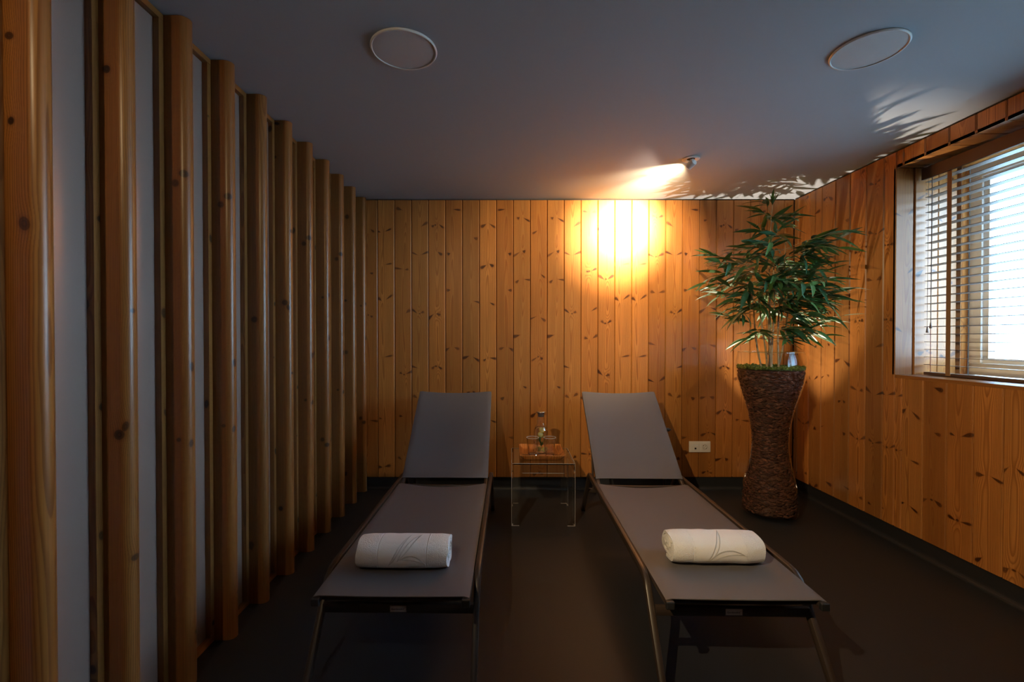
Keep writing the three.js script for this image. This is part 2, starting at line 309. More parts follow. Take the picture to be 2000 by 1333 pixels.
// ---------------------------------------------------------------- window
{
  const g = thing('window_1', XR, W.y0, (W.near + W.far) / 2); tag(g, 'white framed window in a deep pine lined recess', 'window', null, 'structure');
  const L = W.far - W.near, Hh = W.y1 - W.y0, depth = 0.455;
  const addp = (name, geo, mat, x, y, z, par = g) => { const m = mesh(name, geo, mat, par); m.position.set(x, y, z); return m; };
  // far and near jambs: two boards each, a slot between them
  for (const s of [-1, 1]) {
    const bd = (x0, x1) => { const b = boardGeo(x1 - x0, 0, Hh, 0.018, 0.003); const m = mesh('jamb_board', b, M.board, g); m.position.set((x0 + x1) / 2, 0, s * (L / 2)); m.rotation.y = s < 0 ? 0 : Math.PI; m.position.z = s * (L / 2 ); };
    bd(0.0, 0.108); bd(0.120, 0.262); bd(0.264, 0.406); bd(0.408, depth);
    const back = mesh('jamb_slot', stickGeo(0.014, Hh, 0.004), M.blind, g); back.position.set(0.114, Hh / 2, s * (L / 2 + 0.014));
  }
  // head: boards running into the wall, in line with the wall boards
  for (let k = -5; k < 36; k++) {
    let b = 3.202 - 0.1415 * k, a = b - 0.1415; b = Math.min(b, W.far); a = Math.max(a, W.near); if (b - a < 0.02) continue;
    const m = mesh('head_board', boardGeo(b - a - GAP, 0, depth, 0.018, 0.0055), M.board, g);
    // local y -> into the wall, local z (face) -> down, local x -> along the wall
    m.setRotationFromMatrix(new THREE.Matrix4().makeBasis(V3(0, 0, -1), V3(1, 0, 0), V3(0, -1, 0)));
    m.position.set(0, Hh, -((a + b) / 2 - (W.near + W.far) / 2));
  }
  { const m = mesh('sill', stickGeo(depth + 0.002, 0.019, L, 'b'), M.board, g); m.position.set(depth / 2, -0.0100, 0); }
  // frame and sash
  const fx = 0.455, fw = 0.075, ft = 0.06;
  const fr = [rbox(ft, fw, L, 0.006, 0, fw / 2, 0), rbox(ft, fw, L, 0.006, 0, Hh - fw / 2, 0), rbox(ft, Hh - 2 * fw, fw, 0.006, 0, Hh / 2, L / 2 - fw / 2), rbox(ft, Hh - 2 * fw, fw, 0.006, 0, Hh / 2, -L / 2 + fw / 2)];
  addp('frame', merge(fr), M.frameWhite, fx + ft / 2, 0, 0);
  addp('mullion', rbox(ft, Hh - 2 * fw, 0.09, 0.006), M.frameWhite, fx + ft / 2, Hh / 2, 0.18);
  const z0 = -L / 2 + fw, z1 = 0.18 - 0.045, z2 = 0.18 + 0.045, z3 = L / 2 - fw;
  for (const [a, b] of [[z0, z1], [z2, z3]]) {
    const sw = 0.03, h0 = fw, h1 = Hh - fw;
    addp('sash', merge([box(0.04, sw, b - a, 0, h0 + sw / 2, (a + b) / 2), box(0.04, sw, b - a, 0, h1 - sw / 2, (a + b) / 2), box(0.04, h1 - h0 - 2 * sw, sw, 0, (h0 + h1) / 2, a + sw / 2), box(0.04, h1 - h0 - 2 * sw, sw, 0, (h0 + h1) / 2, b - sw / 2)]), M.frameWhite, fx + ft / 2 + 0.004, 0, 0);
    const p = new THREE.PlaneGeometry(b - a - 2 * sw, h1 - h0 - 2 * sw); p.rotateY(-Math.PI / 2);
    addp('pane', p, M.pane, fx + ft / 2 + 0.004, (h0 + h1) / 2, (a + b) / 2);
  }
}
// ---------------------------------------------------------------- venetian blind
{
  const g = thing('venetian_blind', 2.617, W.y0 + 0.001, (W.near + W.far) / 2); tag(g, 'brown wooden venetian blind with tan ladder tapes in the window recess', 'blind');
  const L = W.far - W.near - 0.03, top = W.y1 - W.y0 - 0.012;
  const add = (name, geo, mat, x, y, z) => { const m = mesh(name, geo, mat, g); m.position.set(x, y, z); return m; };
  add('pelmet', rbox(0.016, 0.072, L, 0.003), M.blind, -0.040, top - 0.036, 0);
  add('headrail', box(0.05, 0.045, L - 0.01), M.blind, -0.004, top - 0.024, 0);
  const sg = rbox(0.050, 0.003, L - 0.008, 0.0012, 0, 0, 0, 1), tilt = -0.04, y0 = 0.062, y1 = top - 0.085, n = 25;
  for (let i = 0; i < n; i++) { const m = add('slat', sg, M.slat, 0, y0 + (y1 - y0) * i / (n - 1), 0); m.rotation.z = tilt; }
  add('bottom_rail', rbox(0.052, 0.017, L - 0.008, 0.003), M.blind, 0, 0.0095, 0);
  for (const d of [2.652, 1.90, 1.15]) for (const s of [-1, 1]) {
    const z = -(d - (W.near + W.far) / 2);
    add('ladder_tape', box(0.0012, top - 0.05, 0.028), M.tape, s * 0.0285, (top - 0.05) / 2 + 0.004, z);
  }
  { const z = -(2.652 - (W.near + W.far) / 2); add('tape_clip', merge([box(0.004, 0.016, 0.024), box(0.0045, 0.005, 0.006, -0.001, 0, 0)]), M.tape, -0.0295, 0.012, z + 0.004); }
  const cz = -(2.752 - (W.near + W.far) / 2), cz2 = -(2.775 - (W.near + W.far) / 2);
  add('lift_cord', tube([V3(-0.036, top - 0.06, cz), V3(-0.037, 0.8, cz + 0.002), V3(-0.037, 0.45, cz), V3(-0.037, 0.315, cz)], 0.0022, 20, 6), M.cord, 0, 0, 0);
  add('tilt_cord', tube([V3(-0.036, top - 0.06, cz2), V3(-0.0365, 0.6, cz2), V3(-0.0365, 0.29, cz2)], 0.0011, 12, 6), M.cord, 0, 0, 0);
  add('inner_cord', tube([V3(0.0, top - 0.05, cz - 0.01), V3(0.0, 0.6, cz - 0.01), V3(0.0, 0.02, cz - 0.01)], 0.0018, 12, 6), M.cordRed, -0.0275, 0, 0);
  const tassel = lathe([[0.0005, 0.032], [0.003, 0.031], [0.0042, 0.02], [0.0068, 0.0], [0.0062, -0.004], [0.0005, -0.004]], 12);
  add('cord_tassel', tassel, M.blind, -0.037, 0.288, cz); add('cord_tassel', tassel, M.blind, -0.0365, 0.262, cz2);
}
// ---------------------------------------------------------------- ceiling speakers
for (const [x, d, label] of [[-0.401, 1.842, 'round white ceiling speaker on the left, above the foot of the left lounger'], [1.468, 1.845, 'round white ceiling speaker on the right, nearer the window']]) {
  const g = thing('ceiling_speaker', x, H, d); tag(g, label, 'speaker', 'round speakers set in the ceiling');
  mesh('rim', lathe([[0.1235, -0.0005], [0.1315, -0.0005], [0.1320, -0.004], [0.1290, -0.0085], [0.1250, -0.0085], [0.1235, -0.006], [0.1235, -0.0005]], 72), M.white, g);
  const gr = lathe([[0.0005, -0.0085], [0.05, -0.0082], [0.10, -0.0072], [0.1232, -0.0055]], 72); { const p = gr.attributes.position, uv = gr.attributes.uv; for (let i = 0; i < p.count; i++) uv.setXY(i, p.getX(i) * 4, p.getZ(i) * 4); }
  mesh('grille', gr, M.grille, g);
}
// ---------------------------------------------------------------- adjustable ceiling spotlights
function spotlight(x, d, aim, label, lights) {
  const g = thing('ceiling_spotlight', x, H, d); tag(g, label, 'spotlight');
  mesh('trim_ring', lathe([[0.026, -0.0005], [0.054, -0.0005], [0.055, -0.003], [0.052, -0.006], [0.030, -0.005], [0.026, -0.002], [0.026, -0.0005]], 40), M.lampWhite, g);
  mesh('socket_cup', lathe([[0.0005, -0.0008], [0.0255, -0.0008]], 24), M.hole, g);
  const dir = aim.clone().normalize(), head = V3(0.002, -0.034, 0);
  mesh('bracket', merge([bar([V3(0, -0.001, 0), head.clone()], 0.012, 0.004, 0.001)]), M.lampWhite, g);
  const holder = mesh('lamp_body', lathe([[0.0005, -0.026], [0.0205, -0.026], [0.0225, -0.023], [0.0225, 0.024], [0.0215, 0.026], [0.0195, 0.024], [0.0190, 0.014], [0.0005, 0.014]], 36), M.lampWhite, g);
  holder.position.copy(head); holder.quaternion.setFromUnitVectors(V3(0, 1, 0), dir);
  const lens = mesh('lamp_lens', lathe([[0.0185, 0.0150], [0.0005, 0.0165]], 28), M.glow, g); lens.position.copy(head); lens.quaternion.copy(holder.quaternion);
  const at = V3(x, H, -d).add(head).addScaledVector(dir, 0.0275);
  for (const [name, cd, dd, angle, pen] of lights) {
    const s = new THREE.SpotLight(WARM, cd, 0, angle, pen, 2); s.name = name; s.position.copy(at); s.target.position.copy(at).add(dd); s.castShadow = true; s.shadow.radius = 0.4; scene.add(s, s.target);
  }
}
spotlight(1.213, 2.963, V3(-0.42, -0.36, -0.84), 'small white swivelling spotlight lit on the ceiling near the plant',
  [['spotlight_spill', WALL_LAMP.wide, V3(-0.32, -0.38, -0.84), 0.97, 0.45], ['spotlight_beam', WALL_LAMP.beam, V3(-0.22, -0.22, -0.84), 0.52, 1]]);
spotlight(-0.85, 0.0, V3(0.53, -0.464, -0.71), 'small white swivelling spotlight on the ceiling above the viewer',
  [['spotlight_room', ROOM_LAMP.beam, V3(0.56, -0.45, -0.70), 0.47, 0.4], ['spotlight_room_spill', ROOM_LAMP.spill, V3(0.30, -0.62, -0.70), 1.05, 0.4]]);

// ---------------------------------------------------------------- sun loungers (origin: floor below the foot end; local -z runs to the head end)
const tagCanvas = document.createElement('canvas'); tagCanvas.width = 256; tagCanvas.height = 96;
{ const c = tagCanvas.getContext('2d'); c.fillStyle = '#e8ddd0'; c.fillRect(0, 0, 256, 96); c.fillStyle = '#3a2a22'; c.font = 'bold 42px sans-serif'; c.textAlign = 'center'; c.textBaseline = 'middle'; c.fillText('GardenArt', 120, 52); c.font = '20px sans-serif'; c.fillText('®', 236, 32); }
const tagTex = new THREE.CanvasTexture(tagCanvas); tagTex.colorSpace = THREE.SRGBColorSpace;
M.tag = std({ map: tagTex, roughness: 0.5 }); M.tagEdge = std({ color: lin(0.6, 0.5, 0.42), roughness: 0.6 });
function lounger(x, d, turn, label, knobs) {
  const g = thing('sun_lounger', x, 0, d, turn); tag(g, label, 'lounger', 'grey sling sun loungers');
  const hw = 0.280, h = 0.36, S = 1.262;
  // side frames: front leg, rail, rear leg in one bent tube
  for (const s of [-1, 1]) {
    const xx = s * (hw + 0.016), P = [[-0.052, 0.008], [0.155, 0.300], [0.178, 0.328], [0.208, 0.343], [0.245, 0.347], [0.9, 0.347], [1.46, 0.347], [1.49, 0.342], [1.515, 0.322], [1.53, 0.300], [1.765, 0.008]];
    const sf = mesh('side_frame', bar(P.map(([q, y]) => V3(xx, y, -q)), 0.024, 0.034, 0.006), M.metal, g);
    for (const [q, y] of [[-0.052, 0.007], [1.765, 0.007]]) { const f = mesh('foot_cap', rbox(0.027, 0.014, 0.040, 0.004), M.cap, sf); f.position.set(xx, y, -q); }
    // sling rails with end caps
    const xr = s * (hw - 0.012);
    mesh('sling_rail', bar([V3(xr, h - 0.018, 0.0), V3(xr, h - 0.018, -S)], 0.026, 0.026, 0.006), M.metal, g);
    const c = mesh('end_cap', rbox(0.030, 0.028, 0.016, 0.004), M.cap, g); c.position.set(xr, h - 0.020, 0.008);
  }
  mesh('front_crossbar', bar([V3(-hw - 0.004, 0.257, -0.103), V3(hw + 0.004, 0.257, -0.103)], 0.022, 0.036, 0.005, V3(0, 0, 1)), M.metal, g);
  mesh('sling_crossbar', tube([V3(-hw + 0.02, h - 0.022, -0.03), V3(-hw * 0.5, h - 0.026, -0.03), V3(0, h - 0.030, -0.03), V3(hw * 0.5, h - 0.026, -0.03), V3(hw - 0.02, h - 0.022, -0.03)], 0.011, 24, 8), M.metal, g);
  mesh('hinge_bar', tube([V3(-hw + 0.01, h - 0.030, -S - 0.035), V3(0, h - 0.034, -S - 0.035), V3(hw - 0.01, h - 0.030, -S - 0.035)], 0.012, 16, 8), M.metal, g);
  mesh('rear_crossbar', bar([V3(-hw - 0.004, 0.20, -1.61), V3(hw + 0.004, 0.20, -1.61)], 0.022, 0.03, 0.005, V3(0, 0, 1)), M.metal, g);
  const tg = mesh('brand_tag', merge([box(0.062, 0.024, 0.0012)]), M.tagEdge, g); tg.position.set(0.003, 0.258, -0.103 + 0.0122); tg.rotation.z = 0.0;
  const tf = new THREE.PlaneGeometry(0.0585, 0.0205); tf.translate(0, 0, 0.0009); mesh('tag_print', tf, M.tag, tg);
  // seat sling
  const sag = (t) => 0.010 * (1 - t * t);
  mesh('seat_sling', sheet((u, v) => { const t = u * 2 - 1, q = v * S; const endDip = 0.014 * Math.pow(v, 10) * (1 - t * t); const roll = Math.abs(t) > 0.96 ? 0.006 * (Math.abs(t) - 0.96) / 0.04 : 0; return V3(t * hw, h - sag(t) * smooth(0, 0.12, v) * 0.9 - roll - endDip - 0.003 * (1 - t * t) * (1 - smooth(0, 0.12, v)), -q + 0.018 * Math.pow(v, 6) * (1 - t * t) * 0.6); }, 28, 44, 0.003), M.sling, g);
  // backrest
  const ang = 0.690, b0 = V3(0, h + 0.010, -S - 0.075), len = 0.775, up = V3(0, Math.sin(ang), -Math.cos(ang)), nrm = V3(0, Math.cos(ang), Math.sin(ang));
  const at = (x2, q, n = 0) => b0.clone().addScaledVector(up, q).addScaledVector(nrm, n).add(V3(x2, 0, 0));
  const fr = mesh('backrest_frame', merge([...[-1, 1].map(s => bar([V3(s * (hw - 0.012), h - 0.030, -S - 0.035), at(s * (hw - 0.012), 0, -0.020), at(s * (hw - 0.012), len - 0.006, -0.020)], 0.024, 0.024, 0.006)), tube([at(-hw + 0.012, len - 0.014, -0.020), at(-hw * 0.4, len - 0.018, -0.030), at(hw * 0.4, len - 0.018, -0.030), at(hw - 0.012, len - 0.014, -0.020)], 0.011, 16, 8)]), M.metal, g);
  for (const s of knobs) { const k = mesh('hinge_knob', merge([new THREE.CylinderGeometry(0.013, 0.013, 0.026, 16).rotateZ(Math.PI / 2), new THREE.CylinderGeometry(0.006, 0.006, 0.05, 12).rotateZ(Math.PI / 2)]), M.cap, fr); k.position.copy(at(s * (hw + 0.012), 0.42, -0.024)); }
  for (const s of [-1, 1]) mesh('support_strut', bar([at(s * (hw - 0.03), 0.42, -0.030), V3(s * (hw - 0.03), 0.215, -1.60)], 0.014, 0.014, 0.004), M.metal, g);
  mesh('backrest_sling', sheet((u, v) => { const t = u * 2 - 1, q = v * len; const dip = 0.016 * (1 - t * t) * smooth(0, 0.15, v); const roll = Math.abs(t) > 0.96 ? 0.006 * (Math.abs(t) - 0.96) / 0.04 : 0; return at(t * hw, q - 0.006 * (1 - t * t) * Math.pow(v, 8), -dip - roll); }, 28, 26, 0.003), M.sling, g);
  return g;
}
lounger(-0.402, 1.613, -0.0135, 'grey sling sun lounger beside the timber post wall', []);
lounger(0.852, 1.592, -0.018, 'grey sling sun lounger beside the tall vase', [1]);

// ---------------------------------------------------------------- rolled towels
function towelBump(kind) {
  const cv = document.createElement('canvas'); cv.width = cv.height = 512; const c = cv.getContext('2d');
  c.fillStyle = '#808080'; c.fillRect(0, 0, 512, 512);
  const r = rngOf(kind ? 77 : 33); for (let i = 0; i < 26000; i++) { const x = r() * 512, y = r() * 512, edge = x < 120 || x > 400; const k = edge ? 60 : 14; const v = 128 + Math.floor((r() - 0.5) * k * 2); c.fillStyle = `rgb(${v},${v},${v})`; c.fillRect(x, y, 2.4, 3.4); }
  c.lineCap = 'round';
  const line = (pts, w, col) => { c.strokeStyle = col; c.lineWidth = w; c.beginPath(); c.moveTo(pts[0], pts[1]); if (pts.length === 8) c.bezierCurveTo(...pts.slice(2)); else c.lineTo(pts[2], pts[3]); c.stroke(); };
  const leaf = (a, b, q1, q2) => { c.beginPath(); c.moveTo(...a); c.quadraticCurveTo(...q1, ...b); c.quadraticCurveTo(...q2, ...a); c.fillStyle = '#c8c8c8'; c.fill(); c.lineWidth = 5; c.strokeStyle = '#3a3a3a'; c.stroke(); c.lineWidth = 2; c.strokeStyle = '#f4f4f4'; c.stroke(); };
  if (!kind) {
    line([122, 0, 122, 512], 7, '#f0f0f0'); line([398, 0, 398, 512], 7, '#505050'); line([394, 0, 394, 512], 4, '#f0f0f0');
    leaf([185, 300], [285, 130], [220, 230], [255, 225]); leaf([235, 270], [345, 120], [270, 190], [315, 205]); leaf([255, 262], [385, 290], [325, 212], [315, 258]);
  } else {
    line([110, 0, 110, 512], 5, '#b0b0b0');
    leaf([170, 330], [290, 120], [215, 250], [265, 240]); leaf([170, 330], [390, 262], [265, 190], [275, 245]);
  }
  const t = new THREE.CanvasTexture(cv); t.wrapS = t.wrapT = THREE.RepeatWrapping; return t;
}
function towel(x, y, d, turn, len, label, kind) {
  const g = thing('rolled_towel', x, y, d, turn); tag(g, label, 'towel', 'rolled white towels');
  const A = 0.090, B = 0.062, turns = 3.6, r = rngOf(kind ? 201 : 200), N = 150, out = [], inn = [], th = 0.92 / turns * 0.86;
  const sq = (a, rad) => { const c = Math.cos(a), s = Math.sin(a), e = 0.86; let yy = Math.sign(s) * Math.pow(Math.abs(s), e) * B * rad, zz = Math.sign(c) * Math.pow(Math.abs(c), e) * A * rad; return [zz, yy]; };
  for (let i = 0; i <= N; i++) {
    const t = i / N, a = -1.75 + t * turns * Math.PI * 2, R = 1 - t * 0.84; const wob = 1 + 0.012 * Math.sin(a * 3.1 + kind * 2);
    out.push(sq(a, R * wob)); inn.push(sq(a, Math.max(0.02, R - th) * wob));
  }
  const poly = [...out, ...inn.slice().reverse()], n = poly.length, MZ = 30, pos = [], uv = [], idx = [];
  const turnOff = Array.from({ length: 6 }, () => (r() - 0.5) * 0.012);
  for (let k = 0; k <= MZ; k++) {
    const s = k / MZ * 2 - 1;
    for (let i = 0; i < n; i++) {
      const ii = i <= N ? i : 2 * N + 1 - i, tt = ii / N * turns, e = turnOff[Math.floor(tt)] + (turnOff[Math.floor(tt) + 1] - turnOff[Math.floor(tt)]) * (tt % 1);
      const [zz, yy] = poly[i]; const endRound = 1 - 0.06 * Math.pow(Math.abs(s), 6); const nz = 0.0022 * (vnoise(s * 5 + 9, i * 0.12, 60 + kind) - 0.5);
      const lift = 1 + nz / 0.06;
      pos.push(s * len / 2 + (s > 0 ? 1 : -1) * Math.pow(Math.abs(s), 10) * e + 0.006 * Math.pow(Math.abs(s), 12) * Math.sin(i * 0.5) * 0.4, B + yy * endRound * lift, zz * endRound * lift);
      uv.push(k / MZ, Math.atan2(yy / B, zz / A) / (2 * Math.PI) + 0.5);
    }
  }
  for (let k = 0; k < MZ; k++) for (let i = 0; i < n; i++) { const a = k * n + i, b = k * n + (i + 1) % n; idx.push(a, b, a + n, b, b + n, a + n); }
  const tri = THREE.ShapeUtils.triangulateShape(poly.map(p => new THREE.Vector2(p[0], p[1])), []);
  for (const [a, b, c] of tri) { idx.push(a, c, b); idx.push(MZ * n + a, MZ * n + b, MZ * n + c); }
  let geo = new THREE.BufferGeometry(); geo.setAttribute('position', new THREE.Float32BufferAttribute(pos, 3)); geo.setAttribute('uv', new THREE.Float32BufferAttribute(uv, 2)); geo.setIndex(idx);
  geo = toCreasedNormals(geo, 0.8);
  mesh('towel_cloth', geo, phy({ color: lin(0.80, 0.79, 0.77), roughness: 0.95, sheen: 0.3, bumpMap: towelBump(kind), bumpScale: 0.006 }), g);
}
towel(-0.402, 0.352, 1.855, -0.01, 0.362, 'white rolled towel with leaf relief on the lounger beside the timber post wall', 0);
towel(0.868, 0.352, 1.893, -0.03, 0.366, 'white rolled towel with leaf relief on the lounger beside the tall vase', 1);

// ---------------------------------------------------------------- clear acrylic side table
const TB = { x: 0.272, d: 3.292, w: 0.432, h: 0.426, t: 0.010 };
{
  const g = thing('side_table', TB.x, 0, TB.d, -0.016); tag(g, 'clear acrylic cube side table between the two loungers', 'table');
  const w = TB.w, t = TB.t, h = TB.h, ev = new Evaluator(); ev.attributes = ['position', 'normal'];
  const brush = (geo, x = 0, y = 0, z = 0, ry = 0) => { geo.deleteAttribute('uv'); if (!geo.index) geo = mergeVertices(geo); const b = new Brush(geo, M.acrylic); b.position.set(x, y, z); b.rotation.y = ry; b.updateMatrixWorld(); return b; };
  const arch = () => { const s = new THREE.Shape(), a = w / 2 - 0.052, y1 = h - 0.066, r = 0.02; s.moveTo(-a, -0.1); s.lineTo(a, -0.1); s.lineTo(a, y1 - r); s.quadraticCurveTo(a, y1, a - r, y1); s.lineTo(-a + r, y1); s.quadraticCurveTo(-a, y1, -a, y1 - r); s.closePath(); const e = new THREE.ExtrudeGeometry(s, { depth: 1, bevelEnabled: false, curveSegments: 5 }); e.translate(0, 0, -0.5); return e; };
  let b = ev.evaluate(brush(new RoundedBoxGeometry(w, h, w, 3, 0.004).translate(0, h / 2, 0)), brush(new THREE.BoxGeometry(w - 2 * t, h, w - 2 * t).translate(0, h / 2 - t, 0)), SUBTRACTION);
  b = ev.evaluate(b, brush(arch()), SUBTRACTION); b = ev.evaluate(b, brush(arch().rotateY(Math.PI / 2)), SUBTRACTION);
  mesh('table_shell', b.geometry, M.acrylic, g);
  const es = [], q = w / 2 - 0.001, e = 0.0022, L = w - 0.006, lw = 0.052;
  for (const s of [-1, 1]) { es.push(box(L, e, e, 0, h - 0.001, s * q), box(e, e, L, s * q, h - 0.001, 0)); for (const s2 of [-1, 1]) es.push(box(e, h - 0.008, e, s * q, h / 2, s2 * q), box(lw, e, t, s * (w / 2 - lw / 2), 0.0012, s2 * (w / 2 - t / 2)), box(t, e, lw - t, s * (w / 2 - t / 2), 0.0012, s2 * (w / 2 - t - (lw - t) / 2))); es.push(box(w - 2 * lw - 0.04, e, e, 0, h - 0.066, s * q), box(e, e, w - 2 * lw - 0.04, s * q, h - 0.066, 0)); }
  mesh('edge_glints', merge(es), M.edgeGlint, g);  // milled edges as added pale strips, imitating window light caught along them
}
// ---------------------------------------------------------------- tray
const TRAY = { x: 0.272, d: 3.318, y: TB.h + 0.0006 };
{
  const g = thing('serving_tray', TRAY.x, TRAY.y, TRAY.d, -0.016); tag(g, 'square wooden serving tray with sloping rim on the clear side table', 'tray');
  // loft of rounded squares: outer bottom -> outer rim -> inner rim -> inner floor
  const rings = [[0.130, 0.145, 0.0], [0.138, 0.153, 0.003], [0.160, 0.176, 0.034], [0.1585, 0.1745, 0.036], [0.155, 0.171, 0.034], [0.132, 0.147, 0.011], [0.126, 0.141, 0.009]];
  const n = 48, pos = [], uv = [], idx = [];
  const pt = (a, hx, hz) => { const q = Math.floor(a / (Math.PI / 2)), f = (a - q * Math.PI / 2) / (Math.PI / 2), R = 0.022, sx = q === 0 || q === 3 ? 1 : -1, sz = q < 2 ? 1 : -1, b = q * Math.PI / 2 + f * Math.PI / 2; return [sx * (hx - R) + R * Math.cos(b), sz * (hz - R) + R * Math.sin(b)]; };
  for (const [hx, hz, y] of rings) for (let k = 0; k < n; k++) { const [px, pz] = pt((k + 0.5) / n * Math.PI * 2, hx, hz); pos.push(px, y, pz); uv.push(px / 0.36 + 0.5, pz / 0.4 + 0.5); }
  for (let j = 0; j < rings.length - 1; j++) for (let k = 0; k < n; k++) { const a = j * n + k, b = j * n + (k + 1) % n; idx.push(a, a + n, b, b, a + n, b + n); }
  const c0 = pos.length / 3; pos.push(0, 0, 0); uv.push(0.5, 0.5); pos.push(0, 0.009, 0); uv.push(0.5, 0.5);
  const e = (rings.length - 1) * n; for (let k = 0; k < n; k++) { idx.push(c0, k, (k + 1) % n); idx.push(c0 + 1, e + (k + 1) % n, e + k); }
  const geo = new THREE.BufferGeometry(); geo.setAttribute('position', new THREE.Float32BufferAttribute(pos, 3)); geo.setAttribute('uv', new THREE.Float32BufferAttribute(uv, 2)); geo.setIndex(idx);
  mesh('tray_dish', toCreasedNormals(geo, 0.6), M.tray, g);
}
// ---------------------------------------------------------------- carafe with lemon water
const TY = TRAY.y + 0.0096;
{
  const cx = 0.273, cd = 3.335, g = thing('carafe', cx, TY, cd); tag(g, 'clear glass carafe of lemon water on the wooden tray', 'carafe');
  mesh('glass_body', lathe([[0.0005, 0.0015], [0.044, 0.0012], [0.0495, 0.004], [0.052, 0.012], [0.0525, 0.08], [0.0522, 0.150], [0.049, 0.172], [0.040, 0.194], [0.0305, 0.210], [0.0268, 0.226], [0.0262, 0.262], [0.0285, 0.285], [0.0345, 0.298], [0.0352, 0.2995], [0.0340, 0.3000], [0.0265, 0.285], [0.0243, 0.262], [0.0248, 0.226], [0.0285, 0.2105], [0.0382, 0.1925], [0.0470, 0.171], [0.0500, 0.150], [0.0503, 0.08], [0.0498, 0.012], [0.046, 0.006], [0.0005, 0.006]], 48), M.solidGlass, g);
  mesh('water', lathe([[0.0005, 0.0068], [0.0455, 0.0068], [0.0492, 0.013], [0.0497, 0.08], [0.0494, 0.150], [0.0464, 0.1705], [0.0405, 0.186], [0.0005, 0.186]], 40), M.water, g);
  mesh('stopper', lathe([[0.0005, 0.303], [0.030, 0.3035], [0.0335, 0.301], [0.0335, 0.2985], [0.0268, 0.296], [0.0245, 0.285], [0.0240, 0.268], [0.0215, 0.264], [0.0005, 0.264]], 36), M.chrome, g);
  const r = rngOf(8);
  const slice = (dx, dy, dz, rx, rz, label) => {
    const s = thing('lemon_slice', cx + dx, TY + dy, cd - dz); tag(s, label, 'lemon', 'lemon slices in the carafe'); s.rotation.set(rx, 0, rz);
    mesh('flesh', lathe([[0.0005, 0.0028], [0.0150, 0.0028], [0.0150, -0.0028], [0.0005, -0.0028]], 20), M.lemonFlesh, s);
    mesh('peel', lathe([[0.0151, 0.003], [0.0180, 0.0022], [0.0188, 0], [0.0180, -0.0022], [0.0151, -0.003], [0.0151, 0.003]], 24), M.lemon, s);
  };
  slice(0.006, 0.166, 0.012, 1.2, 0.5, 'lemon slice floating at the top of the carafe water');
  slice(-0.006, 0.138, 0.020, 1.35, -0.4, 'lemon slice just below the water surface in the carafe');
  slice(-0.012, 0.033, 0.024, 1.4, 0.35, 'bright yellow lemon slice at the bottom of the carafe, on the left');
  slice(0.020, 0.030, 0.018, 1.1, -0.5, 'pale lemon slice at the bottom of the carafe, on the right');
  const mg = []; for (let k = 0; k < 16; k++) { const q = new THREE.SphereGeometry(1, 8, 6); q.scale(0.005 + r() * 0.003, 0.0015, 0.010 + r() * 0.004); q.rotateX(r() * 3); q.rotateY(r() * 6); q.translate((r() - 0.5) * 0.024 + 0.002, 0.055 + k * 0.006, (r() - 0.5) * 0.024 - 0.002); mg.push(q); }
  mg.push(tube([V3(0.002, 0.045, 0), V3(-0.004, 0.09, 0.004), V3(0.003, 0.15, 0)], 0.0012, 12, 5));
  const mt = mesh('mint_sprig', merge(mg), M.mint); mt.position.set(cx, TY, -cd); tag(mt, 'green mint sprig standing in the carafe water', 'mint');
}
// ---------------------------------------------------------------- tumblers
function tumbler(x, d, label) {
  const g = thing('drinking_glass', x, TY, d); tag(g, label, 'glass', 'faceted drinking glasses on the tray');
  const prof = [[0.0005, 0.0], [0.029, 0.0], [0.0325, 0.003], [0.0340, 0.02], [0.0375, 0.075], [0.0400, 0.100], [0.0435, 0.130], [0.0440, 0.1345], [0.0428, 0.1362], [0.0414, 0.1345], [0.0385, 0.110], [0.0350, 0.075], [0.0300, 0.022], [0.0270, 0.017], [0.0005, 0.016]];
  const geo = lathe(prof, 80), p = geo.attributes.position;
  for (let i = 0; i < p.count; i++) { const X = p.getX(i), Y = p.getY(i), Z = p.getZ(i), r = Math.hypot(X, Z); if (r < 0.02) continue; const k = i % prof.length; if (k > 5 || Y > 0.098) continue; const a = Math.atan2(Z, X), seg = Math.PI * 2 / 10, m = ((a % seg) + seg) % seg - seg / 2, f = Math.cos(seg / 2) / Math.cos(m), w = 1 - smooth(0.082, 0.099, Y); const q = mix(1, f * 1.01, w); p.setXYZ(i, X * q, Y, Z * q); }
  mesh('glass_body', toCreasedNormals(geo, 0.35), M.solidGlass, g);
  mesh('rim', new THREE.TorusGeometry(0.0428, 0.0019, 8, 48).rotateX(Math.PI / 2).translate(0, 0.1352, 0), M.edgeGlint, g);  // whitish ring, painting in the window reflection near the top of the glass
}
tumbler(0.205, 3.225, 'faceted empty drinking glass on the tray, left of the carafe');
tumbler(0.326, 3.225, 'faceted empty drinking glass on the tray, right of the carafe');

